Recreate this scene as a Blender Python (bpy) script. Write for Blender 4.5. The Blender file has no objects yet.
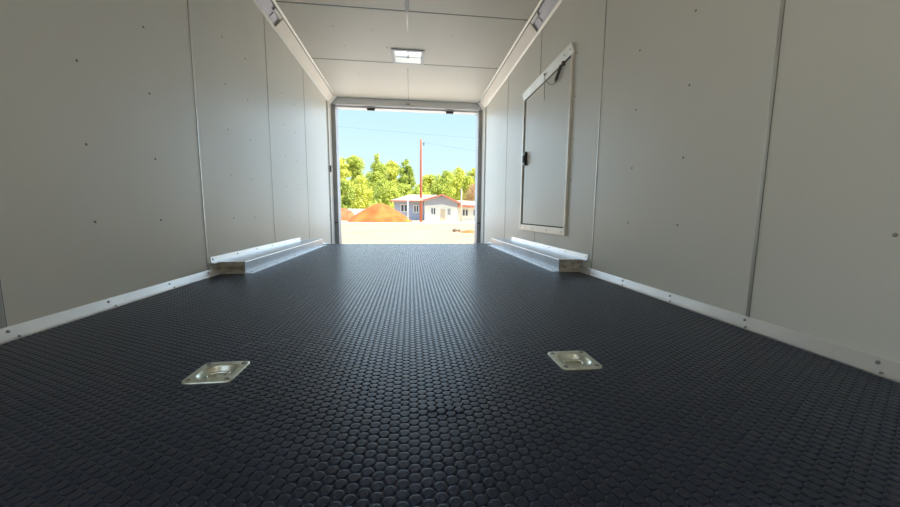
import bpy, math, random
import numpy as np
from mathutils import Vector, Matrix
random.seed(7)
rng = np.random.default_rng(7)
PI = math.pi
scene = bpy.context.scene
C = scene.collection

# ------------------------------------------------------------------ camera
F_PX, PITCH, YAW, ROLL = 341.29, 0.11755, 0.11536, 0.00795
CAM = Vector((1.268, 0.0, 0.4099))
fw = Vector((math.sin(YAW) * math.cos(PITCH), math.cos(YAW) * math.cos(PITCH), -math.sin(PITCH)))
r0 = Vector((math.cos(YAW), -math.sin(YAW), 0.0))
u0 = r0.cross(fw)
rt = r0 * math.cos(ROLL) + u0 * math.sin(ROLL)
up = -r0 * math.sin(ROLL) + u0 * math.cos(ROLL)
cam_data = bpy.data.cameras.new('camera')
cam_data.sensor_fit = 'HORIZONTAL'
cam_data.sensor_width = 36.0
cam_data.lens = F_PX / 900.0 * 36.0
cam_data.clip_start = 0.02
cam_data.clip_end = 900.0
cam = bpy.data.objects.new('camera', cam_data)
C.objects.link(cam)
cam.matrix_world = Matrix(((rt.x, up.x, -fw.x, CAM.x), (rt.y, up.y, -fw.y, CAM.y), (rt.z, up.z, -fw.z, CAM.z), (0, 0, 0, 1)))
scene.camera = cam

# ------------------------------------------------------------------ colour management, sky, sun
vs = scene.view_settings
vs.view_transform = 'Standard'
vs.look = 'None'
vs.gamma = 1.0
vs.use_curve_mapping = False
vs.exposure = 0.0

SKY_STRENGTH = 3.0
world = bpy.data.worlds.new('daylight_sky')
scene.world = world
world.use_nodes = True
wn, wl = world.node_tree.nodes, world.node_tree.links
wn.clear()
tc = wn.new('ShaderNodeTexCoord')
sp = wn.new('ShaderNodeSeparateXYZ')
rp = wn.new('ShaderNodeValToRGB')
bg = wn.new('ShaderNodeBackground')
wo = wn.new('ShaderNodeOutputWorld')
wl.new(tc.outputs['Generated'], sp.inputs[0])
wl.new(sp.outputs['Z'], rp.inputs[0])
wl.new(rp.outputs[0], bg.inputs[0])
wl.new(bg.outputs[0], wo.inputs[0])
e = rp.color_ramp.elements
e[0].position = 0.0; e[0].color = (0.275, 0.41, 0.49, 1)
e[1].position = 1.0; e[1].color = (0.40, 0.60, 0.90, 1)
k = rp.color_ramp.elements.new(0.15); k.color = (0.245, 0.335, 0.38, 1)
k = rp.color_ramp.elements.new(0.34); k.color = (0.185, 0.295, 0.34, 1)
k = rp.color_ramp.elements.new(0.52); k.color = (0.42, 0.58, 0.80, 1)
bg.inputs['Strength'].default_value = SKY_STRENGTH

sun_data = bpy.data.lights.new('sun', 'SUN')
sun_data.energy = 10.0
sun_data.angle = math.radians(0.6)
sun_data.color = (1.0, 0.90, 0.74)
sun = bpy.data.objects.new('sun', sun_data)
C.objects.link(sun)
sdir = Vector((-0.60, 0.26, -0.76)).normalized()       # light travels this way
sun.rotation_euler = sdir.to_track_quat('-Z', 'Y').to_euler()
sun.location = (30, -30, 40)

def area(name, loc, aim, sx, sy, power, col):
    d = bpy.data.lights.new(name, 'AREA')
    d.shape = 'RECTANGLE'; d.size = sx; d.size_y = sy
    d.energy = power; d.color = col
    o = bpy.data.objects.new(name, d)
    C.objects.link(o)
    o.location = loc
    o.rotation_euler = Vector(aim).normalized().to_track_quat('-Z', 'Y').to_euler()
    return o
# fill lamp in an added, unseen left doorway, to brighten the near walls
area('added_fill_left', (0.0, -0.65, 1.0), (1, 0, 0), 0.8, 1.8, 4.5, (1.0, 0.96, 0.88))
area('added_fill_rear_opening', (1.25, 8.6, 1.6), (0, -1, -0.08), 4.0, 3.0, 85, (0.66, 0.82, 1.0))  # lamp added outside the rear opening, boosts its daylight
area('added_fill_ceiling', (1.25, -0.35, 2.20), (0, 0, -1), 0.34, 0.34, 4.5, (1.0, 0.98, 0.93))  # fill lamp added under the ceiling, no vent above it

# ------------------------------------------------------------------ materials
def mat(name, col, rough=0.6, metal=0.0, var=0.0, vscale=4.0, bump=0.0, bscale=60.0, spec=None, stretch=(1, 1, 1), rvar=0.0, col2=None, contrast=(0.35, 0.65), detail=4.0):
    m = bpy.data.materials.new(name)
    m.use_nodes = True
    n, l = m.node_tree.nodes, m.node_tree.links
    b = n['Principled BSDF']
    b.inputs['Base Color'].default_value = (*col, 1)
    b.inputs['Roughness'].default_value = rough
    b.inputs['Metallic'].default_value = metal
    if spec is not None:
        b.inputs['Specular IOR Level'].default_value = spec
    t = n.new('ShaderNodeTexCoord')
    mp = n.new('ShaderNodeMapping')
    mp.inputs['Scale'].default_value = stretch
    l.new(t.outputs['Object'], mp.inputs[0])
    if var > 0 or col2:
        nz = n.new('ShaderNodeTexNoise')
        nz.inputs['Scale'].default_value = vscale
        nz.inputs['Detail'].default_value = detail
        l.new(mp.outputs[0], nz.inputs['Vector'])
        cr = n.new('ShaderNodeValToRGB')
        a = col2 if col2 else tuple(max(0, c * (1 - var)) for c in col)
        bb = col if col2 else tuple(min(1, c * (1 + var)) for c in col)
        cr.color_ramp.elements[0].position = contrast[0]; cr.color_ramp.elements[0].color = (*a, 1)
        cr.color_ramp.elements[1].position = contrast[1]; cr.color_ramp.elements[1].color = (*bb, 1)
        l.new(nz.outputs[0], cr.inputs[0])
        l.new(cr.outputs[0], b.inputs['Base Color'])
    if rvar > 0:
        nr = n.new('ShaderNodeTexNoise')
        nr.inputs['Scale'].default_value = vscale * 2.3
        l.new(mp.outputs[0], nr.inputs['Vector'])
        mr = n.new('ShaderNodeMapRange')
        mr.inputs['To Min'].default_value = max(0.02, rough - rvar)
        mr.inputs['To Max'].default_value = min(1, rough + rvar)
        l.new(nr.outputs[0], mr.inputs['Value'])
        l.new(mr.outputs[0], b.inputs['Roughness'])
    if bump > 0:
        nb = n.new('ShaderNodeTexNoise')
        nb.inputs['Scale'].default_value = bscale
        nb.inputs['Detail'].default_value = 3
        l.new(mp.outputs[0], nb.inputs['Vector'])
        bp = n.new('ShaderNodeBump')
        bp.inputs['Strength'].default_value = bump
        bp.inputs['Distance'].default_value = 0.01
        l.new(nb.outputs[0], bp.inputs['Height'])
        l.new(bp.outputs[0], b.inputs['Normal'])
    return m

M = {}
M['wall'] = mat('painted_panel', (0.81, 0.80, 0.735), 0.42, var=0.02, vscale=1.2, bump=0.04, bscale=14, rvar=0.05)
M['ceiling'] = mat('painted_ceiling_panel', (0.88, 0.84, 0.74), 0.5, var=0.02, vscale=1.0, bump=0.05, bscale=9)
M['shell'] = mat('outer_skin', (0.75, 0.75, 0.75), 0.5)
M['rubber'] = mat('black_coin_rubber', (0.013, 0.013, 0.025), 0.31, var=0.2, vscale=9, rvar=0.04, spec=0.62)
M['rubber'].node_tree.nodes['Principled BSDF'].inputs['Specular Tint'].default_value = (0.55, 0.75, 1.0, 1)
M['alu'] = mat('brushed_aluminium', (0.72, 0.72, 0.73), 0.36, 1.0, var=0.04, vscale=8, stretch=(30, 1, 30), rvar=0.07)
M['alu_side'] = mat('grey_aluminium_sheet', (0.50, 0.51, 0.54), 0.40, 0.9, var=0.06, vscale=8, rvar=0.08)
M['alu_trim'] = mat('dull_aluminium_trim', (0.70, 0.70, 0.70), 0.42, 0.75, var=0.06, vscale=5, rvar=0.08)
M['alu_warm'] = mat('mill_finish_frame', (0.92, 0.88, 0.78), 0.40, 0.15, var=0.06, vscale=6, rvar=0.08)
M['seam'] = mat('seam_moulding', (0.62, 0.61, 0.57), 0.35, 0.6, var=0.05)
M['strip_grey'] = mat('grey_strip', (0.52, 0.52, 0.52), 0.5)
M['seam_dark'] = mat('panel_joint', (0.25, 0.25, 0.23), 0.5, 0.2)
M['cove_cover'] = mat('cream_cove_cover', (0.83, 0.78, 0.69), 0.5, 0.1, var=0.03, bump=0.05, bscale=20)
M['cove_lens'] = mat('grey_light_lens', (0.42, 0.43, 0.50), 0.35, 0.1, var=0.04, stretch=(20, 0.5, 20))
M['cove_edge'] = mat('cove_edge_moulding', (0.70, 0.69, 0.63), 0.4, 0.3)
M['end_cap'] = mat('weathered_grey_brown_end_board', (0.58, 0.54, 0.46), 0.6, 0.2, col2=(0.24, 0.21, 0.17), vscale=14, stretch=(1.2, 1, 3), contrast=(0.32, 0.56), bump=0.1, bscale=60)
M['zinc'] = mat('zinc_plated_steel', (0.66, 0.69, 0.60), 0.34, 0.9, var=0.12, vscale=40, rvar=0.1)
M['zinc_ring'] = mat('bright_zinc_ring', (0.70, 0.72, 0.66), 0.25, 1.0, var=0.08, vscale=60)
M['screw'] = mat('screw_head_steel', (0.30, 0.30, 0.29), 0.4, 0.8)
M['rivet'] = mat('rivet_head', (0.34, 0.34, 0.32), 0.4, 0.5)
M['dark'] = mat('black_plastic', (0.02, 0.02, 0.022), 0.4)
M['gasket'] = mat('dark_gasket', (0.05, 0.05, 0.045), 0.7)
M['steel_post'] = mat('grey_steel_post', (0.42, 0.42, 0.43), 0.5, 0.3, var=0.1)
M['white_steel'] = mat('white_painted_steel', (0.72, 0.73, 0.74), 0.45, 0.0, var=0.03)
M['white_plastic'] = mat('white_plastic', (0.90, 0.89, 0.84), 0.45)
M['header'] = mat('header_panel', (0.84, 0.85, 0.86), 0.5, 0.1)
M['cable'] = mat('dark_wire', (0.12, 0.11, 0.10), 0.5, 0.4)
# diamond plate
m = mat('tread_plate', (0.60, 0.60, 0.61), 0.36, 1.0); M['tread'] = m
n, l = m.node_tree.nodes, m.node_tree.links
t = n.new('ShaderNodeTexCoord'); mp = n.new('ShaderNodeMapping'); mp.inputs['Rotation'].default_value = (0, 0, PI / 4)
vo = n.new('ShaderNodeTexVoronoi'); vo.inputs['Scale'].default_value = 42; vo.inputs['Randomness'].default_value = 0.0
mp.inputs['Scale'].default_value = (1, 1, 0.05)
cr = n.new('ShaderNodeValToRGB'); cr.color_ramp.elements[0].position = 0.25; cr.color_ramp.elements[0].color = (1, 1, 1, 1)
cr.color_ramp.elements[1].position = 0.45; cr.color_ramp.elements[1].color = (0, 0, 0, 1)
bp = n.new('ShaderNodeBump'); bp.inputs['Strength'].default_value = 1.0; bp.inputs['Distance'].default_value = 0.008
l.new(t.outputs['Object'], mp.inputs[0]); l.new(mp.outputs[0], vo.inputs['Vector']); l.new(vo.outputs['Distance'], cr.inputs[0])
l.new(cr.outputs[0], bp.inputs['Height']); l.new(bp.outputs[0], n['Principled BSDF'].inputs['Normal'])
# translucent vent lid
m = bpy.data.materials.new('translucent_white_lid'); m.use_nodes = True; M['lid'] = m
n, l = m.node_tree.nodes, m.node_tree.links
n.clear()
d1 = n.new('ShaderNodeBsdfDiffuse'); d1.inputs[0].default_value = (0.85, 0.85, 0.82, 1)
d2 = n.new('ShaderNodeBsdfTranslucent'); d2.inputs[0].default_value = (0.97, 0.96, 0.92, 1)
mx = n.new('ShaderNodeMixShader'); mx.inputs[0].default_value = 0.85; oo = n.new('ShaderNodeOutputMaterial')
l.new(d1.outputs[0], mx.inputs[1]); l.new(d2.outputs[0], mx.inputs[2]); l.new(mx.outputs[0], oo.inputs[0])
# outdoors
M['gravel'] = mat('pale_gravel', (0.50, 0.34, 0.18), 0.95, var=0.10, vscale=0.6, bump=0.3, bscale=30)
M['soil'] = mat('dry_grass_soil', (0.60, 0.50, 0.30), 0.95, var=0.2, vscale=0.3, bump=0.3, bscale=8)
M['concrete'] = mat('pale_concrete', (0.62, 0.58, 0.50), 0.9, var=0.05)
M['dirt_orange'] = mat('orange_dirt', (0.62, 0.18, 0.04), 0.95, col2=(0.48, 0.10, 0.02), vscale=0.9, bump=0.6, bscale=6)
M['dirt_red'] = mat('red_brown_dirt', (0.50, 0.17, 0.07), 0.95, col2=(0.26, 0.09, 0.04), vscale=1.6, bump=0.6, bscale=6)
M['rock'] = mat('dark_stone', (0.16, 0.13, 0.10), 0.9, var=0.3)
M['pole'] = mat('red_brown_wooden_pole', (0.42, 0.13, 0.08), 0.85, var=0.15, vscale=2, stretch=(1, 1, 0.1))
M['house_white'] = mat('white_siding', (0.70, 0.70, 0.69), 0.8, var=0.03)
M['house_shade'] = mat('shaded_blue_grey_siding', (0.33, 0.36, 0.48), 0.8, var=0.03)  # siding colour with the shade on it mixed in
M['roof'] = mat('pale_tan_roof_shingle', (0.52, 0.44, 0.34), 0.9, var=0.1, vscale=3)
M['fascia'] = mat('red_brown_fascia', (0.40, 0.15, 0.11), 0.8)
M['glass_dark'] = mat('window_glass', (0.06, 0.07, 0.10), 0.25, 0.0)
M['tan_paint'] = mat('tan_door_paint', (0.55, 0.45, 0.35), 0.7)
M['yellow'] = mat('yellow_paint', (0.65, 0.50, 0.08), 0.6)
M['bark'] = mat('pale_bark', (0.40, 0.36, 0.28), 0.9, var=0.2)
M['bark_white'] = mat('white_birch_bark', (0.70, 0.68, 0.62), 0.9, var=0.1)

def leafmat(name, c1, c2):
    m = bpy.data.materials.new(name); m.use_nodes = True
    n, l = m.node_tree.nodes, m.node_tree.links
    n.clear()
    t = n.new('ShaderNodeTexCoord'); nz = n.new('ShaderNodeTexNoise'); nz.inputs['Scale'].default_value = 1.3; nz.inputs['Detail'].default_value = 6
    cr = n.new('ShaderNodeValToRGB'); cr.color_ramp.elements[0].position = 0.38; cr.color_ramp.elements[1].position = 0.62
    cr.color_ramp.elements[0].color = (*c1, 1); cr.color_ramp.elements[1].color = (*c2, 1)
    a = n.new('ShaderNodeBsdfDiffuse'); b = n.new('ShaderNodeBsdfTranslucent'); mx = n.new('ShaderNodeMixShader'); mx.inputs[0].default_value = 0.35
    o = n.new('ShaderNodeOutputMaterial')
    l.new(t.outputs['Object'], nz.inputs['Vector']); l.new(nz.outputs[0], cr.inputs[0])
    l.new(cr.outputs[0], a.inputs[0]); l.new(cr.outputs[0], b.inputs[0])
    l.new(a.outputs[0], mx.inputs[1]); l.new(b.outputs[0], mx.inputs[2]); l.new(mx.outputs[0], o.inputs[0])
    return m
M['leaf'] = leafmat('yellow_green_leaves', (0.34, 0.42, 0.07), (0.74, 0.78, 0.22))
M['leaf_yellow'] = leafmat('bright_yellow_green_leaves', (0.48, 0.52, 0.07), (0.84, 0.83, 0.24))
M['leaf_dark'] = leafmat('mid_green_leaves', (0.22, 0.30, 0.06), (0.62, 0.68, 0.18))
M['leaf_red'] = leafmat('pinkish_brown_leaves', (0.38, 0.20, 0.12), (0.60, 0.42, 0.26))

# ------------------------------------------------------------------ mesh helpers
class MB:
    def __init__(s): s.v = []; s.f = []
    def add(s, vs_, fs):
        o = len(s.v); s.v += [tuple(p) for p in vs_]; s.f += [tuple(i + o for i in f) for f in fs]; return s
    def box(s, x0, x1, y0, y1, z0, z1):
        return s.add([(x0, y0, z0), (x1, y0, z0), (x1, y1, z0), (x0, y1, z0), (x0, y0, z1), (x1, y0, z1), (x1, y1, z1), (x0, y1, z1)],
                     [(0, 3, 2, 1), (4, 5, 6, 7), (0, 1, 5, 4), (1, 2, 6, 5), (2, 3, 7, 6), (3, 0, 4, 7)])
    def prism(s, prof, y0, y1, mirror=None):
        """profile in x,z extruded along y"""
        p = [(mirror - a, b) for a, b in prof] if mirror is not None else list(prof)
        k = len(p)
        return s.add([(a, y0, b) for a, b in p] + [(a, y1, b) for a, b in p],
                     [tuple(range(k)), tuple(range(2 * k - 1, k - 1, -1))] + [(i, i + k, (i + 1) % k + k, (i + 1) % k) for i in range(k)])
    def prism_x(s, prof, x0, x1):
        k = len(prof)
        return s.add([(x0, a, b) for a, b in prof] + [(x1, a, b) for a, b in prof],
                     [tuple(range(k)), tuple(range(2 * k - 1, k - 1, -1))] + [(i, i + k, (i + 1) % k + k, (i + 1) % k) for i in range(k)])
    def tube(s, pts, rad, seg=8, closed=False):
        pts = [Vector(p) for p in pts]
        rads = rad if isinstance(rad, (list, tuple)) else [rad] * len(pts)
        o = len(s.v); N = len(pts); prev = None
        for i, p in enumerate(pts):
            a = pts[(i - 1) % N] if (closed or i > 0) else p
            b = pts[(i + 1) % N] if (closed or i < N - 1) else p
            d = (b - a).normalized()
            if prev is None:
                h = Vector((0, 0, 1)) if abs(d.z) < 0.9 else Vector((1, 0, 0))
                x = d.cross(h).normalized()
            else:
                x = (prev - d * prev.dot(d)).normalized()
            prev = x; y = d.cross(x)
            for j in range(seg):
                t_ = 2 * PI * j / seg
                s.v.append(tuple(p + (x * math.cos(t_) + y * math.sin(t_)) * rads[i]))
        R = N if closed else N - 1
        for i in range(R):
            for j in range(seg):
                a = o + i * seg + j; b = o + i * seg + (j + 1) % seg
                c = o + ((i + 1) % N) * seg + (j + 1) % seg; d = o + ((i + 1) % N) * seg + j
                s.f.append((a, b, c, d))
        if not closed:
            s.f.append(tuple(o + j for j in range(seg))[::-1]); s.f.append(tuple(o + (N - 1) * seg + j for j in range(seg)))
        return s
    def dome(s, c, nrm, r, h, seg=10):
        """small rounded head sitting on a surface"""
        nrm = Vector(nrm).normalized(); hlp = Vector((0, 0, 1)) if abs(nrm.z) < 0.9 else Vector((1, 0, 0))
        x = nrm.cross(hlp).normalized(); y = nrm.cross(x); o = len(s.v)
        rings = [(1, 0), (1, 0.35), (0.8, 0.75), (0.45, 0.97)]
        for (q, w) in rings:
            for j in range(seg):
                t_ = 2 * PI * j / seg
                s.v.append(tuple(Vector(c) + (x * math.cos(t_) + y * math.sin(t_)) * r * q + nrm * h * w))
        for i in range(3):
            for j in range(seg):
                s.f.append((o + i * seg + j, o + i * seg + (j + 1) % seg, o + (i + 1) * seg + (j + 1) % seg, o + (i + 1) * seg + j))
        s.f.append(tuple(o + 3 * seg + j for j in range(seg)))
        return s
    def build(s, name, m, parent=None, smooth=False, bevel=0.0):
        me = bpy.data.meshes.new(name)
        v = s.v
        if parent is not None:
            L_ = Vector(parent_world(parent))
            v = [(p[0] - L_.x, p[1] - L_.y, p[2] - L_.z) for p in v]
        me.from_pydata(v, [], s.f)
        import bmesh
        b = bmesh.new(); b.from_mesh(me); bmesh.ops.recalc_face_normals(b, faces=b.faces); b.to_mesh(me); b.free()
        me.materials.append(m)
        if smooth:
            me.polygons.foreach_set('use_smooth', [True] * len(me.polygons))
        o = bpy.data.objects.new(name, me)
        C.objects.link(o)
        if parent is not None: o.parent = parent
        if bevel > 0:
            bv = o.modifiers.new('bevel', 'BEVEL'); bv.width = bevel; bv.segments = 2; bv.limit_method = 'ANGLE'
        return o

def parent_world(o):
    x = Vector((0, 0, 0))
    while o is not None:
        x += Vector(o.location); o = o.parent
    return x
def empty(name, loc=(0, 0, 0)):
    o = bpy.data.objects.new(name, None); C.objects.link(o); o.location = loc; o.empty_display_size = 0.1
    return o
def tag(o, label, cat, group=None):
    o['label'] = label; o['category'] = cat
    if group: o['group'] = group
    return o
def struct(o, label=None):
    o['kind'] = 'structure'
    if label: o['label'] = label
    return o

# ------------------------------------------------------------------ trailer shell
W, H = 2.4946, 2.2342
YF, L, YW, YR = -1.30, 4.597, 5.62, 6.08      # front wall, end of level floor, end of panelled wall, rear frame
SINK = 0.165                                     # the floor drops by this much to the rear sill

def zfloor(y): return 0.0 if y <= L else -SINK * (y - L) / (YR - L)

# floor: rubber sheet with raised coins, holes for the recessed tie-down pans
TD = [(0.777, 0.892), (1.7225, 0.873)]
def floor_mesh():
    hs = 0.046
    xs = sorted({-0.0, W} | {c[0] - hs for c in TD} | {c[0] + hs for c in TD})
    ys = sorted({YF, L} | {c[1] - hs for c in TD} | {c[1] + hs for c in TD})
    V = []; Fc = []
    idx = {}
    def vid(p):
        if p not in idx: idx[p] = len(V); V.append(p)
        return idx[p]
    for i in range(len(xs) - 1):
        for j in range(len(ys) - 1):
            cx, cy = (xs[i] + xs[i + 1]) / 2, (ys[j] + ys[j + 1]) / 2
            if any(abs(cx - c[0]) < hs and abs(cy - c[1]) < hs for c in TD): continue
            Fc.append((vid((xs[i], ys[j], 0)), vid((xs[i + 1], ys[j], 0)), vid((xs[i + 1], ys[j + 1], 0)), vid((xs[i], ys[j + 1], 0))))
    # beaver tail and edge
    a, b = vid((0.0, L, 0)), vid((W, L, 0))
    c, d = vid((W, YR, -SINK)), vid((0.0, YR, -SINK))
    Fc.append((a, b, c, d))
    V = np.array(V, float)
    dx, dy = 0.01875, 0.0203
    cols = np.arange(-70, 70); rows = np.arange(-15, 215)
    pts = []
    for ci in cols:
        x = 1.273 + ci * dx
        if x < 0.024 or x > W - 0.024: continue
        y = 0.447 + rows * dy + (0.5 * dy if ci % 2 else 0)
        y = y[(y > 0.18) & (y < L - 0.012)]
        pts.append(np.stack([np.full_like(y, x), y], 1))
    P = np.concatenate(pts)
    keep = np.ones(len(P), bool)
    for c_ in TD:
        keep &= ~((abs(P[:, 0] - c_[0]) < 0.062) & (abs(P[:, 1] - c_[1]) < 0.062))
    keep &= ~((P[:, 0] < 0.225) & (P[:, 1] > 2.37) & (P[:, 1] < 4.44))
    keep &= ~((P[:, 0] > W - 0.237) & (P[:, 1] > 2.29) & (P[:, 1] < 4.38))
    P = P[keep]
    # a small wrinkle where the rubber has lifted
    lift = 0.0028 * np.exp(-(((P[:, 0] - 1.318) / 0.034) ** 2 + ((P[:, 1] - 0.672) / 0.018) ** 2))
    lift += 0.002 * np.exp(-(((P[:, 0] - 1.365) / 0.018) ** 2 + ((P[:, 1] - 0.66) / 0.012) ** 2))
    S = 12
    ang = np.arange(S) * 2 * PI / S + PI / S
    prof = [(0.0095, -0.0004), (0.0092, 0.0018), (0.0085, 0.0022), (0.0066, 0.0022)]
    ring = np.concatenate([np.stack([np.cos(ang) * r, np.sin(ang) * r, np.full(S, z)], 1) for r, z in prof])
    K = len(ring)
    A = ring[None] + np.concatenate([P, np.zeros((len(P), 1))], 1)[:, None, :]
    A[:, :, 2] += lift[:, None] * (np.arange(K) >= S)[None]
    base = len(V)
    fl = []
    for i in range(3):
        for j in range(S):
            fl.append([i * S + j, i * S + (j + 1) % S, (i + 1) * S + (j + 1) % S, (i + 1) * S + j])
    quads = np.array(fl)
    cap = np.arange(3 * S, 4 * S)
    off = base + np.arange(len(P)) * K
    q_all = (quads[None] + off[:, None, None]).reshape(-1)
    c_all = (cap[None] + off[:, None]).reshape(-1)
    verts = np.concatenate([V, A.reshape(-1, 3)])
    f0 = np.array(Fc).reshape(-1)
    nq = len(Fc) + len(P) * 3 * S; nc = len(P)
    loops = np.concatenate([f0, q_all, c_all]).astype(np.int32)
    starts = np.concatenate([np.arange(nq) * 4, nq * 4 + np.arange(nc) * S]).astype(np.int32)
    me = bpy.data.meshes.new('floor')
    me.vertices.add(len(verts)); me.vertices.foreach_set('co', verts.reshape(-1))
    me.loops.add(len(loops)); me.loops.foreach_set('vertex_index', loops)
    me.polygons.add(len(starts)); me.polygons.foreach_set('loop_start', starts)
    me.update(calc_edges=True); me.validate()
    me.materials.append(M['rubber'])
    o = bpy.data.objects.new('floor', me); C.objects.link(o)
    return o
struct(floor_mesh(), 'black rubber floor covered in raised coins')

# deck body under the rubber (with wells for the pans) closes the trailer from below
mb = MB()
mb.box(-0.06, W + 0.06, YF - 0.06, L - 0.02, -0.14, -0.035)
struct(mb.build('trim_1', M['shell']), 'deck below the rubber floor')

def wall_profile_box(x0, x1):
    m_ = MB()
    prof = [(YF - 0.06, -0.14), (L, -0.14), (YR + 0.02, -SINK - 0.1), (YR + 0.02, 2.275), (YF - 0.06, 2.275)]
    return m_, prof
# left wall with an unseen doorway behind the camera, added to let in light
dy0, dy1, dz1 = -1.08, -0.22, 1.92
mb = MB()
mb.prism_x([(dy1, -0.14), (L, -0.14), (YR, -SINK - 0.1), (YR, 2.275), (dy1, 2.275)], -0.06, 0.0)
mb.box(-0.06, 0.0, YF - 0.06, dy0, -0.14, 2.275)
mb.box(-0.06, 0.0, dy0, dy1, dz1, 2.275)
wall_l = struct(mb.build('wall_left', M['wall']), 'left panelled wall')
mb = MB()
mb.prism_x([(YF - 0.06, -0.14), (L, -0.14), (YR, -SINK - 0.1), (YR, 2.275), (YF - 0.06, 2.275)], W, W + 0.06)
wall_r = struct(mb.build('wall_right', M['wall']), 'right panelled wall')
mb = MB().box(0, W, YF - 0.06, YF, -0.035, H)
struct(mb.build('wall_front', M['wall']))

# ceiling slab with the square vent cut-out
VX0, VX1, VY0, VY1 = 1.095, 1.405, 4.135, 4.435
mb = MB()
mb.box(0, W, YF, VY0, H, 2.275); mb.box(0, W, VY1, YR, H, 2.275)
mb.box(0, VX0, VY0, VY1, H, 2.275); mb.box(VX1, W, VY0, VY1, H, 2.275)
ceil = struct(mb.build('ceiling', M['ceiling']), 'off-white panelled ceiling')

# panel joints ---------------------------------------------------------
trim_no = [1]
def trim(mbuild, m_, label=None, bevel=0.0):
    trim_no[0] += 1
    return struct(mbuild.build('trim_%d' % trim_no[0], m_, bevel=bevel), label)
LS = [1.183, 2.2815, 3.379, 4.478]
RS = [1.084, 2.182, 3.280, 4.378]
for i, y in enumerate(LS):
    w = [0.009, 0.005, 0.004, 0.004][i]
    z0 = 0.035 if i not in (2,) else 0.13
    trim(MB().box(0.0, 0.003, y - w, y + w, z0, 2.13), M['seam'], 'vertical joint strip on the left wall', 0.001)
    trim(MB().box(0.0, 0.0015, y + w, y + w + 0.003, z0, 2.13), M['seam_dark'])
for i, y in enumerate(RS):
    w = [0.006, 0.005, 0.004, 0.004][i]
    zz = [(0.035, 2.13), (0.035, 2.13), (0.13, 0.238), (0.035, 2.13)][i]
    trim(MB().box(W - 0.003, W, y - w, y + w, zz[0], zz[1]), M['seam'], 'vertical joint strip on the right wall', 0.001)
    trim(MB().box(W - 0.0015, W, y - w - 0.002, y - w, zz[0], zz[1]), M['seam_dark'])
    if i == 2:
        trim(MB().box(W - 0.003, W, y - w, y + w, 1.69, 2.13), M['seam'])
        trim(MB().box(W - 0.0015, W, y - w - 0.002, y - w, 1.69, 2.13), M['seam_dark'])
# narrow strips where the panelling meets the rear frame
for x0, x1 in ((0, 0.002), (W - 0.002, W)):
    trim(MB().box(x0, x1, YW - 0.006, YW + 0.004, -0.10, 2.13), M['seam_dark'])
# ceiling joints
for y in (1.17, 2.27, 3.37, 4.475):
    trim(MB().box(0.10, W - 0.10, y - 0.007, y + 0.004, H - 0.0012, H), M['seam_dark'], 'joint between two ceiling sheets')
    trim(MB().box(0.10, W - 0.10, y + 0.004, y + 0.018, H - 0.003, H), M['ceiling'])
trim(MB().box(1.232, 1.262, YF, 3.36, H - 0.010, H), M['strip_grey'], 'wide centre strip of the ceiling', 0.003)
trim(MB().box(1.241, 1.251, 3.39, 3.72, H - 0.004, H), M['cove_edge'], 'narrow centre strip of the ceiling', 0.001)
trim(MB().box(1.242, 1.247, 4.60, 5.84, H - 0.0015, H), M['seam_dark'])

# baseboards: folded aluminium angle -------------------------------------
def base_prof(y, top):
    return [(0, zfloor(y)), (0, zfloor(y) + top), (0.004, zfloor(y) + top), (0.020, zfloor(y) + 0.010), (0.026, zfloor(y) + 0.004), (0.026, zfloor(y))]
def baseboard(name, side, spans, label):
    m_ = MB()
    for (ya, ta, yb, tb) in spans:
        A = base_prof(ya, ta); B = base_prof(yb, tb)
        f = (lambda x: x) if side < 0 else (lambda x: W - x)
        k_ = len(A)
        m_.add([(f(a), ya, b) for a, b in A] + [(f(a), yb, b) for a, b in B],
               [tuple(range(k_)), tuple(range(2 * k_ - 1, k_ - 1, -1))] + [(i, i + k_, (i + 1) % k_ + k_, (i + 1) % k_) for i in range(k_)])
    return struct(m_.build(name, M['alu_trim']), label)
bl = baseboard('baseboard_left', -1, [(YF, .042, 2.378, .042), (4.432, .042, L, .036), (L, .036, YW, .024)], 'folded aluminium base trim along the left wall')
br = baseboard('baseboard_right', 1, [(YF, .042, 2.298, .042), (4.37, .042, L, .036), (L, .036, YW, .024)], 'folded aluminium base trim along the right wall')
def rivet(parent, c, nrm, r=0.0055, h=0.003, m_='rivet', name='rivet'):
    return MB().dome(c, nrm, r, h).build(name, M[m_], parent, smooth=True)
for y in (0.816, 1.187, 1.549, 1.915, 2.262):
    rivet(bl, (0.010, y, 0.030), (1, 0, 0.5), 0.0052, 0.004, 'screw', 'screw')
    rivet(bl, (0.0215, y + 0.018, 0.0085), (0.6, 0, 0.8), 0.0045, 0.003, 'screw', 'screw')
for y in (0.722, 1.084, 1.450, 1.815, 2.18):
    rivet(br, (W - 0.010, y, 0.030), (-1, 0, 0.5), 0.0052, 0.004, 'screw', 'screw')
    rivet(br, (W - 0.0215, y - 0.016, 0.0085), (-0.6, 0, 0.8), 0.0045, 0.003, 'screw', 'screw')
# wall rivets
ZR = (0.364, 0.668, 0.980, 1.285, 1.590)
for y in (1.541, 1.910, 2.640, 2.975, 3.75, 4.11):
    for z in ZR:
        rivet(wall_l, (0, y, z), (1, 0, 0))
for y in (0.734, 1.453, 1.816, 2.548):
    for z in ZR:
        rivet(wall_r, (W, y, z), (-1, 0, 0))
for (px, py) in ((0.52, 3.72), (0.56, 4.12), (1.02, 4.10 - 0.02), (1.70, 3.75), (1.247, 4.62), (0.9, 3.74), (1.02, 3.40 + 0.7), (0.55, 2.9), (1.9, 2.9), (0.6, 4.85), (1.9, 4.85)):
    MB().dome((px, py, H), (0, 0, -1), 0.006, 0.003).build('rivet', M['rivet'], ceil, smooth=True)

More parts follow.
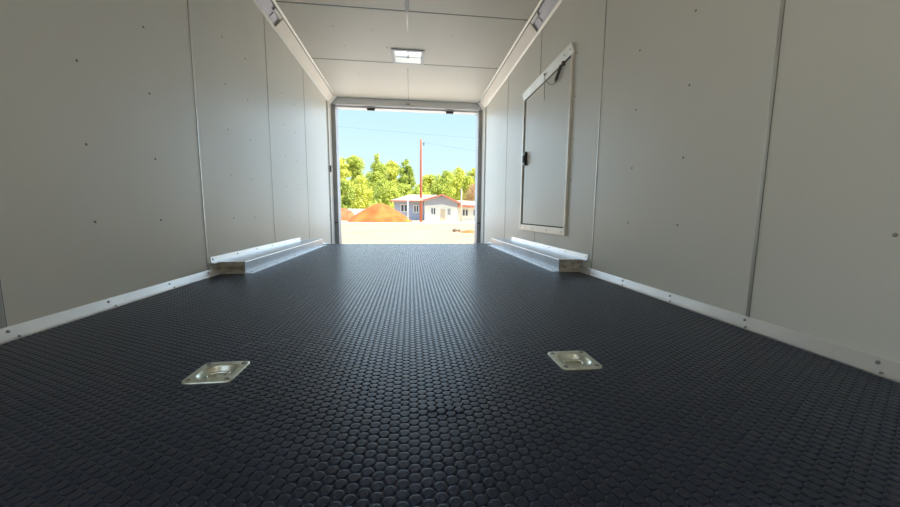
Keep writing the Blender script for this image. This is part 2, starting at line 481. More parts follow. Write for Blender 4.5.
# ceiling coves -----------------------------------------------------------
def cove(side, yj, label):
    f = (lambda x: x) if side < 0 else (lambda x: W - x)
    root = empty('trim_%d' % (trim_no[0] + 1), (f(0), 2.0, 2.12)); trim_no[0] += 1
    struct(root, label)
    zl, xt = 2.120, 0.108
    def q(t_, d):                         # point on the 45 degree face, d = height off it
        return (f(t_ * xt + d * 0.72), zl + t_ * (H - zl) - d * 0.69)
    def bar(t0, t1, d0, d1, y0, y1, name, m_, bevel=0):
        P = [q(t0, d0), q(t1, d0), q(t1, d1), q(t0, d1)]
        return MB().prism(P, y0, y1).build(name, m_, root, bevel=bevel)
    bar(-0.02, 0.14, -0.01, 0.006, YF, 5.84, 'edge_moulding', M['wall'] if side < 0 else M['cove_edge'], 0.002)
    bar(0.86, 1.0, -0.01, 0.006, YF, 5.84, 'edge_moulding', M['cove_edge'], 0.002)
    bar(0.80, 0.86, -0.012, -0.004, YF, 5.84, 'edge_groove', M['seam_dark'])
    bar(0.14, 0.80, -0.01, 0.004, yj, 5.84, 'cover_panel', M['cove_cover'], 0.001)['label'] = 'cream cover strip at the far end'
    bar(0.14, 0.80, -0.022, -0.012, YF, yj, 'light_lens', M['cove_lens'])['label'] = 'grey-violet recessed lens at the near end'
    bar(0.62, 0.80, -0.012, 0.001, yj - 0.17, yj - 0.01, 'end_clip', M['white_plastic'], 0.002)
    bar(0.25, 0.55, -0.012, -0.006, yj - 0.14, yj - 0.07, 'end_bracket', M['cove_lens'], 0.002)
    MB().prism([q(-0.05, 0), q(1.03, 0), q(1.03, 0.012), q(-0.05, 0.012)], 5.76, 5.84).build('end_cap', M['header'], root, bevel=0.002)
cove(-1, 3.60, 'light cove along the top of the left wall')
cove(1, 3.37, 'light cove along the top of the right wall')

# rear frame --------------------------------------------------------------
trim(MB().box(0.0, W, 5.86, YR, 2.125, H), M['header'], 'header across the top of the rear opening', 0.008)
trim(MB().box(0.03, W - 0.03, 5.92, 6.06, 2.100, 2.125), M['white_steel'], 'pale lip under the header', 0.003)
trim(MB().box(0.0, 0.014, 5.66, 5.88, -0.15, 2.12), M['wall'], 'white frame edge left of the opening', 0.003)
trim(MB().box(W - 0.014, W, 5.66, 5.88, -0.15, 2.12), M['wall'], 'white frame edge right of the opening', 0.003)
def post(f, label):
    root = empty('trim_%d' % (trim_no[0] + 1), (f(0.06), 5.96, -0.16)); trim_no[0] += 1
    struct(root, label)
    p = MB()
    P = [(0.0, 5.88), (0.018, 5.88), (0.024, 5.886), (0.076, 5.886), (0.079, 5.90), (0.084, 6.02), (0.084, YR), (0.0, YR)]
    k_ = len(P)
    p.add([(f(a), b, -0.18) for a, b in P] + [(f(a), b, 2.125) for a, b in P],
          [tuple(range(k_)), tuple(range(2 * k_ - 1, k_ - 1, -1))] + [(i, i + k_, (i + 1) % k_ + k_, (i + 1) % k_) for i in range(k_)])
    p.build('channel', M['steel_post'], root, bevel=0.002)
    a, b = sorted((f(0.015), f(0.07)))
    MB().box(a, b, 5.880, 5.886, 0.235, 0.250).build('joint_plate', M['gasket'], root)
post(lambda x: x, 'grey steel post left of the rear opening')
post(lambda x: W - x, 'grey steel post right of the rear opening')
trim(MB().box(0.02, W - 0.02, YR - 0.02, YR + 0.06, -SINK - 0.10, -SINK - 0.003), M['steel_post'], 'rear sill')
for (x, lab) in ((0.635, 'small dark rubber bumper under the header, left of centre'), (1.93, 'small dark rubber bumper under the header, right of centre')):
    b_ = MB().box(x - 0.062, x + 0.062, 5.90, 5.95, 2.065, 2.10)
    o = b_.build('rubber_bumper', M['dark'], bevel=0.005)
    tag(o, lab, 'bumper', 'rubber bumpers under the header')
o = MB().box(1.20, 1.27, 5.848, 5.86, 2.165, 2.182).build('latch_plate', M['screw'], bevel=0.002)
tag(o, 'small brass-grey latch plate in the middle of the header', 'plate')
o = MB().box(0.018, 0.034, 5.66, 5.69, 1.04, 1.14).build('door_stop', M['dark'], bevel=0.004)
tag(o, 'small dark stop on the left frame beside the rear opening', 'door stop')

# fender steps ------------------------------------------------------------
def step(side, y0, y1, wd, top, label):
    f = (lambda x: x) if side < 0 else (lambda x: W - x)
    root = empty('fender_box', (f(0), y0, 0)); tag(root, label, 'fender box', 'raised fender boxes along the walls')
    def B(xa, xb, ya, yb, za, zb): a, b = sorted((f(xa), f(xb))); return MB().box(a, b, ya, yb, za, zb)
    B(0, wd - 0.004, y0 + 0.004, y1 - 0.004, top - 0.004, top).build('top_plate', M['tread'], root)['label'] = 'tread-patterned bright metal top'
    B(wd - 0.004, wd, y0, y1, 0.004, top - 0.003).build('side_plate', M['alu_side'], root)
    nose = MB().prism([(f(wd - 0.012), top), (f(wd - 0.012), top + 0.003), (f(wd + 0.002), top + 0.003), (f(wd + 0.003), top - 0.004), (f(wd), top - 0.004)], y0, y1)
    nose.build('nosing', M['alu'], root, bevel=0.001)
    B(0.002, wd - 0.003, y0, y0 + 0.004, 0.004, top - 0.003).build('front_plate', M['end_cap'], root)['label'] = 'stained grey-brown front end'
    B(0.002, wd - 0.003, y1 - 0.004, y1, 0.004, top - 0.003).build('back_plate', M['cove_cover'], root)
    B(0.02, wd + 0.002, y0 - 0.012, y0, 0.0, 0.006).build('front_strip', M['alu_trim'], root)
    fl = B(wd, wd + 0.043, y0, y1, 0.0, 0.0035).build('floor_flange', M['alu'], root, bevel=0.001)
    n_ = 10
    for i in range(n_):
        y = y0 + 0.05 + (y1 - y0 - 0.1) * i / (n_ - 1)
        MB().dome((f(wd + 0.022), y, 0.0035), (0, 0, 1), 0.0055, 0.003).build('screw', M['screw'], fl, smooth=True)
    wt = MB().prism([(f(0), top), (f(0), top + 0.042), (f(0.003), top + 0.042), (f(0.006), top + 0.006), (f(0.022), top + 0.003), (f(0.022), top)], y0 - 0.075, y1 - 0.33)
    wt = wt.build('wall_flange', M['alu'], root)
    for i in range(6):
        y = y0 - 0.05 + (y1 - 0.45 - y0) * i / 5
        MB().dome((f(0.0045), y, top + 0.026), (side * -1, 0, 0.1), 0.0055, 0.003).build('screw', M['screw'], wt, smooth=True)
step(-1, 2.384, 4.43, 0.173, 0.078, 'bright metal fender box with tread top along the left wall')
step(1, 2.305, 4.366, 0.176, 0.088, 'bright metal fender box with tread top under the hatch on the right wall')

# escape hatch on the right wall -------------------------------------------
hx = W
y0, y1, z0, z1 = 2.585, 3.715, 0.238, 1.680
door = empty('door_1', (hx, y0, z0)); struct(door, 'side hatch with a pale metal frame on the right wall')
frm = [(MB().box(hx - 0.020, hx, y0 - 0.004, y1 + 0.004, z0, z0 + 0.058), 'frame_rail'), (MB().prism([(hx, z1), (hx - 0.034, z1), (hx - 0.010, z1 - 0.070), (hx, z1 - 0.070)], y0 - 0.004, y1 + 0.004), 'frame_rail'),
       (MB().box(hx - 0.018, hx, y0, y0 + 0.026, z0 + 0.058, z1 - 0.075), 'frame_stile'), (MB().box(hx - 0.020, hx, y1 - 0.045, y1, z0 + 0.058, z1 - 0.075), 'frame_stile')]
frames = [b_.build(nm, M['alu_warm'], door, bevel=0.002) for b_, nm in frm]
MB().box(hx - 0.002, hx, y0 + 0.026, y1 - 0.045, z0 + 0.058, z1 - 0.070).build('gasket', M['gasket'], door)
MB().box(hx - 0.011, hx - 0.002, y0 + 0.034, y1 - 0.085, z0 + 0.068, z1 - 0.088).build('door_panel', M['wall'], door, bevel=0.002)
for y in (y0 + 0.05, y0 + 0.36, y0 + 0.70, y1 - 0.05):
    MB().dome((hx - 0.020, y, z0 + 0.028), (-1, 0, 0), 0.006, 0.003).build('screw', M['screw'], frames[0], smooth=True)
for y in (y0 + 0.03, y0 + 0.13):
    MB().dome((hx - 0.024, y, z1 - 0.035), (-1, 0, 0), 0.006, 0.003).build('screw', M['screw'], frames[1], smooth=True)
hd = MB().box(hx - 0.040, hx - 0.011, 3.545, 3.600, 0.915, 1.055).build('latch', M['dark'], door, bevel=0.008)
MB().box(hx - 0.052, hx - 0.038, 3.555, 3.590, 0.945, 1.02).build('latch_lever', M['dark'], hd, bevel=0.004)
# hold-open spring and cable hanging from the top rail
HC = empty('holdback_cable', (hx - 0.024, 2.9, 1.58)); tag(HC, 'thin dark cable and spring hanging from the top rail of the side hatch', 'cable')
MB().box(hx - 0.034, hx - 0.0115, 2.715, 2.745, 1.575, 1.605).build('bracket', M['cable'], HC, bevel=0.003)
pts = []
for i in range(61):
    t_ = i / 60
    a_ = t_ * 2 * PI * 12
    c_ = Vector((hx - 0.030, 2.75 + 0.10 * t_, 1.585 - 0.085 * t_))
    pts.append(c_ + Vector((math.cos(a_) * 0.011, math.sin(a_) * 0.008, math.sin(a_) * 0.009)))
MB().tube(pts, 0.0036, 6).build('spring', M['cable'], HC, smooth=True)
pts = [(hx - 0.022, 2.85, 1.50), (hx - 0.020, 2.90, 1.497), (hx - 0.020, 2.95, 1.508), (hx - 0.020, 3.00, 1.53), (hx - 0.024, 3.05, 1.565), (hx - 0.032, 3.085, 1.61), (hx - 0.034, 3.095, 1.645)]
MB().tube(pts, 0.0026, 6).build('cable', M['cable'], HC, smooth=True)
MB().tube([(hx - 0.030, 3.10, 1.60), (hx - 0.020, 3.115, 1.54), (hx - 0.020, 3.11, 1.43)], 0.0022, 6).build('cord', M['cable'], HC, smooth=True)
MB().dome((hx - 0.024, 3.10, 1.648), (-1, 0, 0), 0.012, 0.012).build('hook', M['screw'], HC, smooth=True)

# roof vent ---------------------------------------------------------------
vent = empty('roof_vent', (1.25, 4.285, H)); tag(vent, 'white square roof vent with a glowing translucent lid in the ceiling', 'roof vent')
fo = 0.033
m_ = MB()
zt = H - 0.012
m_.box(VX0 - fo, VX1 + fo, VY0 - fo, VY0, zt, H); m_.box(VX0 - fo, VX1 + fo, VY1, VY1 + fo, zt, H)
m_.box(VX0 - fo, VX0, VY0, VY1, zt, H); m_.box(VX1, VX1 + fo, VY0, VY1, zt, H)
m_.build('frame', M['white_steel'], vent, bevel=0.003)
m_ = MB()
g = 0.006
m_.box(VX0, VX1, VY0, VY0 + g, zt, 2.292); m_.box(VX0, VX1, VY1 - g, VY1, zt, 2.292)
m_.box(VX0, VX0 + g, VY0 + g, VY1 - g, zt, 2.292); m_.box(VX1 - g, VX1, VY0 + g, VY1 - g, zt, 2.292)
m_.build('throat', M['white_plastic'], vent)
MB().box(1.243, 1.257, VY0 + g, VY1 - g, 2.278, 2.288).build('crossbar', M['steel_post'], vent)
MB().box(VX0 + g, VX1 - g, VY1 - g - 0.006, VY1 - g, 2.283, 2.300).build('gap_shade_strip', M['steel_post'], vent)  # shade of the gap over the far throat wall, drawn as a grey strip
m_ = MB(); N = 10
zz = lambda u, v: 2.300 + 0.05 * (1 - (2 * u - 1) ** 4) * (1 - (2 * v - 1) ** 4)
vv = [(VX0 - 0.02 + (VX1 - VX0 + 0.04) * i / N, VY0 - 0.02 + (VY1 - VY0 + 0.04) * j / N, zz(i / N, j / N)) for i in range(N + 1) for j in range(N + 1)]
m_.add(vv, [(i * (N + 1) + j, (i + 1) * (N + 1) + j, (i + 1) * (N + 1) + j + 1, i * (N + 1) + j + 1) for i in range(N) for j in range(N)])
lid = m_.build('lid', M['lid'], vent, smooth=True)
so = lid.modifiers.new('thick', 'SOLIDIFY'); so.thickness = 0.003

# recessed tie-down pans ---------------------------------------------------
def tie_down(cx, cy, label, rz):
    root = empty('tie_down_ring', (cx, cy, 0)); tag(root, label, 'tie-down', 'recessed tie-downs in the floor')
    hw, N = 0.0575, 30
    V = []; Fq = []
    def shp(u, v):
        # square with rounded corners
        r = max(abs(u), abs(v))
        if r < 1e-6: return 0, 0
        n_ = 9.0
        k_ = (abs(u / r) ** n_ + abs(v / r) ** n_) ** (-1 / n_)
        return u * k_ ** (r ** 3), v * k_ ** (r ** 3)
    for i in range(N + 1):
        for j in range(N + 1):
            u, v = 2 * i / N - 1, 2 * j / N - 1
            a, b = shp(u, v)
            x, y = a * hw, b * hw
            d = (abs(x / 0.0425) ** 2.6 + abs(y / 0.0425) ** 2.6) ** (1 / 2.6)
            t_ = min(1, max(0, (1.0 - d) / 0.36)); s_ = t_ * t_ * (3 - 2 * t_)
            z = 0.0046 - 0.020 * s_
            if 0.99 < d < 1.08: z += 0.0008
            V.append((cx + x, cy + y, z))
    idx = lambda i, j: i * (N + 1) + j
    for i in range(N):
        for j in range(N): Fq.append((idx(i, j), idx(i + 1, j), idx(i + 1, j + 1), idx(i, j + 1)))
    rim = [idx(i, 0) for i in range(N)] + [idx(N, j) for j in range(N)] + [idx(i, N) for i in range(N, 0, -1)] + [idx(0, j) for j in range(N, 0, -1)]
    o_ = len(V)
    for q_ in rim: V.append((V[q_][0], V[q_][1], 0.0004))
    for a in range(len(rim)):
        b = (a + 1) % len(rim); Fq.append((rim[a], rim[b], o_ + b, o_ + a))
    mm = MB(); mm.v = V; mm.f = Fq
    mm.build('pan', M['zinc'], root, smooth=True)
    for sx in (-1, 1):
        for sy in (-1, 1):
            c_ = (cx + sx * 0.0435, cy + sy * 0.0435, 0.0045)
            sc = MB().dome(c_, (0, 0, 1), 0.0068, 0.0022, 14).build('bolt', M['screw'], root, smooth=True)
            MB().box(c_[0] - 0.0022, c_[0] + 0.0022, c_[1] - 0.0006, c_[1] + 0.0006, 0.0066, 0.0071).build('slot', M['dark'], sc)
    # D ring folded down in the dish
    P = []
    for i in range(28):
        a = 2 * PI * i / 28
        x, y = 0.0255 * math.cos(a), 0.0225 * math.sin(a)
        if y > 0.010: y = 0.010 + (y - 0.010) * 0.25
        P.append((cx + x * math.cos(rz) - y * math.sin(rz), cy + x * math.sin(rz) + y * math.cos(rz), -0.0065 + 0.0015 * math.sin(a + 0.5)))
    MB().tube(P, 0.0036, 8, closed=True).build('ring', M['zinc_ring'], root, smooth=True)
    MB().box(cx - 0.011, cx + 0.011, cy + 0.0095, cy + 0.0175, -0.0155, -0.0035).build('strap', M['zinc'], root, bevel=0.0015)
tie_down(*TD[0], 'square zinc tie-down pan set in the floor, left of the two', 0.10)
tie_down(*TD[1], 'square zinc tie-down pan set in the floor, right of the two', -0.08)

# ------------------------------------------------------------------ outdoors
GZ = -0.60
# the rear ramp door, let down onto the ground below the end of the floor
ramp = MB().prism_x([(YR + 0.06, -SINK - 0.02), (YR + 2.10, GZ + 0.05), (YR + 2.12, GZ + 0.005), (YR + 0.06, -SINK - 0.09)], 0.12, W - 0.12).build('door_2', M['white_steel'], bevel=0.004)
struct(ramp, 'pale rear ramp door let down to the ground')
def patch(name, x0, x1, y0, y1, z, m_, n_=1):
    return MB().add([(x0, y0, z), (x1, y0, z), (x1, y1, z), (x0, y1, z)], [(0, 1, 2, 3)]).build(name, m_)
struct(patch('ground', -150, 150, -100, 33.0, GZ, M['gravel']), 'pale gravel yard')
struct(patch('ground', -150, 150, 33.2, 320, GZ + 0.02, M['soil']), 'dry soil and grass behind the kerb')
k_ = MB().box(-80, 80, 33.0, 33.2, GZ - 0.05, GZ + 0.10).build('kerb', M['concrete'], bevel=0.02)
struct(k_, 'pale concrete kerb')

def mound(name, cx, cy, rx, ry, h, m_, seed, pw=1.3, z=GZ + 0.02, asym=0.0):
    r_ = np.random.default_rng(seed); N = 40; K = 16
    V = [(cx + asym * rx, cy, z + h)]; Fq = []
    ph = r_.uniform(0, 6, 6)
    for i in range(1, K + 1):
        t_ = i / K
        for j in range(N):
            a = 2 * PI * j / N
            wob = 1 + 0.05 * math.sin(3 * a + ph[0]) + 0.04 * math.sin(7 * a + ph[1])
            x = cx + asym * rx * (1 - t_) + rx * t_ * math.cos(a) * wob
            y = cy + ry * t_ * math.sin(a) * wob
            zz_ = h * (1 - t_ ** pw) * (1 + 0.06 * math.sin(9 * a + 5 * t_ + ph[2]) * t_) + r_.normal(0, 0.012 * h) * (t_ < 1)
            V.append((x, y, z + max(0, zz_) - (0.03 if i == K else 0)))
    for j in range(N): Fq.append((0, 1 + j, 1 + (j + 1) % N))
    for i in range(K - 1):
        for j in range(N):
            a = 1 + i * N + j; b = 1 + i * N + (j + 1) % N
            Fq.append((a, a + N, b + N, b))
    mm = MB(); mm.v = V; mm.f = Fq
    return mm.build(name, m_, smooth=True)
tag(mound('dirt_pile', -2.0, 38.0, 3.55, 2.5, 2.0, M['dirt_orange'], 1, 1.4), 'large orange dirt pile in front of the pale house', 'dirt pile')
tag(mound('dirt_pile', -6.95, 43.2, 1.75, 1.6, 1.5, M['dirt_red'], 2, 2.2), 'small red-brown dirt pile at the left edge of the opening', 'dirt pile')
tag(mound('dirt_mound', 4.35, 17.9, 0.55, 0.6, 0.13, M['dirt_orange'], 3, 1.6, GZ), 'low orange soil mound on the gravel at the right edge', 'dirt pile')
def stone(cx, cy, r, sq, seed, label):
    rr = np.random.default_rng(seed)
    import bmesh
    me = bpy.data.meshes.new('stone'); b = bmesh.new(); bmesh.ops.create_icosphere(b, subdivisions=3, radius=1)
    off = rr.normal(0, 1, 3)
    for v in b.verts:
        w = 1 + 0.18 * math.sin(3 * v.co.x + off[0]) * math.cos(4 * v.co.y + off[1]) + 0.1 * math.sin(7 * v.co.z + off[2])
        v.co = Vector((v.co.x * r * w, v.co.y * r * w, v.co.z * r * sq * w))
    b.to_mesh(me); b.free(); me.materials.append(M['rock'])
    o = bpy.data.objects.new('stone', me); C.objects.link(o); o.location = (cx, cy, GZ + r * sq * 0.8)
    tag(o, label, 'stone', 'stones on the gravel')
stone(3.68, 18.6, 0.13, 0.75, 1, 'dark stone on the gravel below the pale house, left of the pair')
stone(3.92, 18.7, 0.10, 0.8, 2, 'smaller dark stone on the gravel below the pale house, right of the pair')
stone(4.62, 17.0, 0.14, 0.35, 3, 'flat dark stone beside the low orange mound')

# utility pole and lines
pl = empty('utility_pole', (2.42, 38, GZ)); tag(pl, 'tall red-brown wooden utility pole in front of the pale house', 'utility pole')
MB().tube([(2.42, 38, GZ - 0.1), (2.42, 38, 4), (2.43, 38, 8.25)], [0.15, 0.13, 0.105], 12).build('shaft', M['pole'], pl, smooth=True)
MB().tube([(2.43, 38, 7.85), (2.72, 38, 7.9)], 0.02, 6).build('bracket', M['cable'], pl)
MB().tube([(2.74, 38, 7.62), (2.74, 38, 7.95)], [0.06, 0.05], 8).build('insulator', M['cable'], pl)
MB().box(2.22, 2.62, 37.84, 37.87, 1.75, 2.05).build('band', M['tan_paint'], pl)
def wire(p, q, sag, label):
    P = []
    for i in range(25):
        t_ = i / 24; a = Vector(p).lerp(Vector(q), t_); a.z -= sag * 4 * t_ * (1 - t_); P.append(a)
    tag(MB().tube(P, 0.009, 5).build('power_line', M['cable'], smooth=True), label, 'power line', 'power lines across the sky')
wire((-30, 52, 14.0), (40, 52, 10.9), 0.6, 'thin dark overhead wire crossing the whole sky above the pole')
wire((2.74, 38, 7.95), (40, 44, 8.2), 1.1, 'thin dark overhead wire running right from the pole')

# posts in front of the house
def thin_post(x, y, h, r, m1, label, foot=None):
    root = empty('marker_post', (x, y, GZ)); tag(root, label, 'post')
    MB().tube([(x, y, GZ), (x, y, GZ + h)], r, 8).build('shaft', m1, root, smooth=True)
    MB().tube([(x, y, GZ), (x, y, GZ + (0.35 if foot else 0.1))], r * 2.0, 8).build('foot', foot or m1, root, smooth=True)
thin_post(1.0, 35.2, 2.55, 0.045, M['house_white'], 'thin white post with a yellow foot right of the large orange dirt pile', M['yellow'])
thin_post(6.9, 38.0, 3.7, 0.08, M['tan_paint'], 'pale tan post in front of the right corner of the pale house')
thin_post(8.6, 38.0, 2.2, 0.045, M['house_white'], 'thin white post nearest the right side of the opening')

# the pale house
hs = empty('house', (3.2, 46, GZ)); tag(hs, 'pale low house with a tan roof, red-brown fascia and front gable beyond the yard', 'house')
b0 = GZ
def hpart(m_, nm, mt, lab=None, bevel=0):
    o = m_.build(nm, mt, hs, bevel=bevel)
    if lab: o['label'] = lab
    return o
ev = 2.02
hpart(MB().box(-0.85, 3.2, 46.0, 52.0, b0, ev), 'wall', M['house_shade'], 'side wing wall with its shade painted blue-grey')  # the wing lies in shade, put into its wall colour
# hip roof of side wing
hpart(MB().add([(-1.35, 45.4, ev), (5.0, 45.4, ev), (5.0, 52.6, ev), (-1.35, 52.6, ev), (1.2, 48.6, 2.95), (5.0, 48.6, 2.95)],
               [(0, 1, 5, 4), (2, 3, 4, 5), (3, 0, 4), (1, 2, 5), (0, 3, 2, 1)]), 'roof', M['roof'], 'tan hip roof')
hpart(MB().box(-1.38, 3.0, 45.36, 45.42, ev - 0.16, ev + 0.02), 'fascia', M['fascia'])
# gable wing facing the yard
gx0, gx1, gp = 3.1, 7.35, 5.35
prof = [(gx0, b0), (gx1, b0), (gx1, 1.75), (gp, 2.62), (gx0, 2.0)]
hpart(MB().prism(prof, 44.6, 52.0), 'wall', M['house_white'], 'white gable front')
hpart(MB().add([(gx0 + 0.05, 44.56, 1.35), (gx1 - 0.05, 44.56, 1.15), (gx1 - 0.05, 44.56, 1.72), (gp, 44.56, 2.56), (gx0 + 0.05, 44.56, 1.96), (gp, 44.56, 1.55),
                (gx0 + 0.05, 44.6, 1.35), (gx1 - 0.05, 44.6, 1.15), (gx1 - 0.05, 44.6, 1.72), (gp, 44.6, 2.56), (gx0 + 0.05, 44.6, 1.96), (gp, 44.6, 1.55)],
               [(0, 5, 1, 2, 3, 4), (6, 10, 9, 8, 7, 11), (0, 6, 11, 5), (5, 11, 7, 1), (1, 7, 8, 2), (2, 8, 9, 3), (3, 9, 10, 4), (4, 10, 6, 0)]), 'gable_shade', M['house_shade'], 'lilac painted shade under the gable')  # band of shade under the gable, painted as a thin board
def slope(xa, za, xb, zb, th=0.14):
    return MB().prism([(xa, za), (xb, zb), (xb, zb - th), (xa, za - th)], 43.9, 52.3)
hpart(slope(gx0 - 0.35, 2.08, gp, 2.84), 'roof', M['roof'])
hpart(slope(gp, 2.84, gx1 + 0.45, 1.72), 'roof', M['roof'])
def fas(xa, za, xb, zb, th=0.20):
    return MB().prism([(xa, za + 0.02), (xb, zb + 0.02), (xb, zb - th), (xa, za - th)], 43.84, 43.9)
hpart(fas(gx0 - 0.35, 2.08, gp, 2.84), 'fascia', M['fascia'])
hpart(fas(gp, 2.84, gx1 + 0.45, 1.72, 0.26), 'fascia', M['fascia'])
# right extension
hpart(MB().box(gx1, 11.6, 46.2, 51, b0, 1.55), 'wall', M['house_white'])
hpart(MB().add([(gx1 - 0.2, 45.5, 1.62), (12, 45.5, 1.35), (12, 51.5, 1.35), (gx1 - 0.2, 51.5, 1.62), (gx1 - 0.2, 48.5, 2.25), (12, 48.5, 2.1)],
               [(0, 1, 5, 4), (2, 3, 4, 5), (3, 0, 4), (1, 2, 5), (0, 3, 2, 1)]), 'roof', M['roof'])
hpart(MB().box(gx1, 12, 45.44, 45.52, 1.18, 1.50), 'fascia', M['fascia'])
def window(x0, x1, z0_, z1_, y, fr=M['house_white']):
    w = MB()
    t_ = 0.09
    w.box(x0 - t_, x1 + t_, y - 0.06, y, z0_ - t_, z0_); w.box(x0 - t_, x1 + t_, y - 0.06, y, z1_, z1_ + t_)
    w.box(x0 - t_, x0, y - 0.06, y, z0_, z1_); w.box(x1, x1 + t_, y - 0.06, y, z0_, z1_)
    xm = (x0 + x1) / 2; w.box(xm - 0.05, xm + 0.05, y - 0.05, y, z0_, z1_)
    fo_ = hpart(w, 'window', fr)
    MB().box(x0, x1, y - 0.03, y - 0.01, z0_, z1_).build('pane', M['glass_dark'], fo_)
window(0.05, 0.80, 0.60, 1.45, 46.0)
window(1.75, 2.30, 0.55, 1.35, 46.0)
window(3.95, 4.45, 0.20, 1.05, 44.6)
window(6.10, 6.42, 0.20, 1.00, 44.6)
window(8.3, 9.0, 0.1, 0.9, 46.2); window(9.8, 10.5, 0.1, 0.9, 46.2)
hpart(MB().box(5.15, 5.75, 44.54, 44.6, b0, 0.95), 'door', M['tan_paint'])

# long white wall far behind the dirt piles
tag(MB().box(-15.0, -5.2, 58, 58.3, GZ, 1.0).build('boundary_wall', M['house_white'], bevel=0.02), 'low white wall far behind the dirt piles', 'wall')

# trees ------------------------------------------------------------------
def tree(name, x, y, top, wid, leaf, bark, label, seed, n=2600, base=1.5, conic=0.5, size=0.36, group=None, trunk=0.16, yrow=76):
    q0 = yrow / y; x = CAM.x + (x - CAM.x) * q0; top = CAM.z + (top - CAM.z) * q0; wid *= q0; size *= q0; base *= q0; y = yrow
    wid *= 1.45; conic *= 0.75; n = int(n * 3.6)
    rr = np.random.default_rng(seed)
    root = empty(name, (x, y, GZ)); tag(root, label, 'tree', group)
    hh = top - GZ
    nb = 55
    cen = []; rad = []
    for i in range(nb):
        t_ = rr.uniform(0, 1) ** 0.9
        z = GZ + base + (hh - base) * (t_ * 0.93)
        env = (1 - t_) ** conic * (0.55 + 0.45 * min(1, t_ * 4))
        a = rr.uniform(0, 2 * PI); q_ = rr.uniform(0.15, 0.85) * wid * env
        cen.append((x + q_ * math.cos(a), y + q_ * math.sin(a), z)); rad.append(max(0.35, wid * rr.uniform(0.22, 0.36) * (0.35 + 0.65 * env)))
    cen.append((x, y, top - 0.55)); rad.append(0.55)
    cen = np.array(cen); rad = np.array(rad)
    w = rad ** 2 / (rad ** 2).sum()
    ch = rr.choice(len(rad), n, p=w)
    d = rr.normal(0, 1, (n, 3)); d /= np.linalg.norm(d, axis=1)[:, None]
    pos = cen[ch] + d * (rad[ch] * rr.uniform(0.45, 1.35, n))[:, None]
    u = rr.normal(0, 1, (n, 3)); u /= np.linalg.norm(u, axis=1)[:, None]
    v = np.cross(u, d + rr.normal(0, .5, (n, 3))); v /= np.linalg.norm(v, axis=1)[:, None]
    s_ = size * rr.uniform(0.5, 1.2, n)[:, None]
    Q = np.stack([pos - u * s_ * .5, pos + v * s_ * .35, pos + u * s_ * .5, pos - v * s_ * .35], 1).reshape(-1, 3) - np.array([x, y, GZ])
    me = bpy.data.meshes.new('crown')
    me.vertices.add(4 * n); me.vertices.foreach_set('co', Q.reshape(-1))
    me.loops.add(4 * n); me.loops.foreach_set('vertex_index', np.arange(4 * n, dtype=np.int32))
    me.polygons.add(n); me.polygons.foreach_set('loop_start', np.arange(n, dtype=np.int32) * 4)
    me.update(calc_edges=True); me.materials.append(leaf)
    o = bpy.data.objects.new('crown', me); C.objects.link(o); o.parent = root
    mt = MB().tube([(x, y, GZ - 0.05), (x + 0.1, y, GZ + hh * 0.45), (x, y, GZ + hh * 0.93)], [trunk, trunk * .7, 0.03], 8)
    for i in range(9):
        c_ = cen[i]; zb = max(GZ + 0.8, c_[2] - rad[i] - 0.5)
        mt.tube([(x + 0.03, y, zb), tuple(c_)], [trunk * .4, 0.02], 5)
    mt.build('trunk', bark, root, smooth=True)
G = 'trees behind the yard'
tree('leafy_tree', -13.1, 76, 11.9, 1.7, M['leaf_yellow'], M['bark'], 'yellow-green tree nearest the left edge of the opening', 11, 2400, 2, 0.35, group=G, yrow=76)
tree('birch_tree', -10.3, 74, 12.1, 1.8, M['leaf'], M['bark_white'], 'round-topped tree with a white trunk, second from the left', 12, 2400, 6.2, 0.3, group=G, trunk=0.24, yrow=90)
tree('leafy_tree', -12.2, 70, 7.0, 2.0, M['leaf_dark'], M['bark'], 'short dark green tree behind the small red-brown dirt pile', 22, 2000, 0.8, 0.4, group=G, yrow=61)
tree('leafy_tree', -8.6, 70, 7.6, 2.3, M['leaf_yellow'], M['bark'], 'short bushy tree between the white-trunked and the tallest tree', 13, 3000, 0.6, 0.45, group=G, yrow=71)
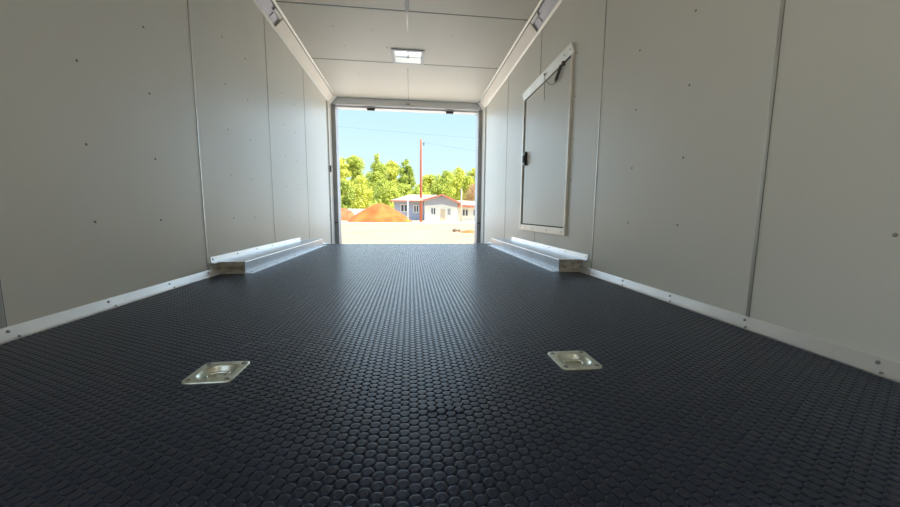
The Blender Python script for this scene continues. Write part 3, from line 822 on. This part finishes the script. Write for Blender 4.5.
tree('leafy_tree', -5.7, 75, 12.7, 2.8, M['leaf'], M['bark'], 'tallest pointed green tree above the large orange dirt pile', 14, 5200, 0.8, 0.75, group=G, yrow=78)
tree('leafy_tree', -2.8, 77, 11.8, 2.7, M['leaf_yellow'], M['bark'], 'broad bright tree just right of the tallest pointed tree', 15, 4600, 0.8, 0.5, group=G, yrow=92)
tree('leafy_tree', -3.9, 68, 6.8, 2.6, M['leaf'], M['bark'], 'low bushy tree directly behind the large orange dirt pile', 16, 3600, 0.3, 0.4, group=G, yrow=61)
tree('leafy_tree', 0.5, 76, 11.9, 1.9, M['leaf_dark'], M['bark_white'], 'slim green tree just left of the utility pole', 17, 3600, 0.8, 0.35, group=G, yrow=80)
tree('leafy_tree', -0.2, 68, 6.0, 2.2, M['leaf'], M['bark'], 'low green tree behind the left end of the house roof', 18, 3000, 0.3, 0.4, group=G, yrow=70)
tree('leafy_tree', 3.2, 72, 6.3, 1.9, M['leaf'], M['bark'], 'low tree directly behind the utility pole', 23, 2400, 0.3, 0.4, group=G, yrow=60)
tree('leafy_tree', 5.6, 75, 8.7, 2.3, M['leaf_yellow'], M['bark'], 'rounded yellow-green tree right of the utility pole', 19, 3800, 0.5, 0.35, group=G, yrow=90)
tree('leafy_tree', 8.6, 76, 9.8, 2.6, M['leaf'], M['bark'], 'rounded tree behind the ridge of the front gable', 24, 4400, 0.5, 0.35, group=G, yrow=78)
tree('leafy_tree', 11.6, 75, 10.4, 2.8, M['leaf_yellow'], M['bark'], 'tallest of the rounded trees right of the utility pole', 20, 4800, 0.5, 0.35, group=G, yrow=92)
tree('leafy_tree', 15.2, 75, 10.2, 2.8, M['leaf_yellow'], M['bark'], 'yellow-green tree nearest the right edge of the opening', 21, 4800, 0.5, 0.35, group=G, yrow=80)
tree('leafy_tree', 18.8, 76, 10.0, 2.8, M['leaf'], M['bark'], 'tree half hidden by the right post of the opening', 26, 3800, 0.5, 0.35, group=G, yrow=108)
tree('bare_tree', 12.1, 57, 5.2, 1.9, M['leaf_red'], M['fascia'], 'pinkish brown sparse tree right of the house', 25, 900, 1.5, 0.3, 0.22, group=G, yrow=57)
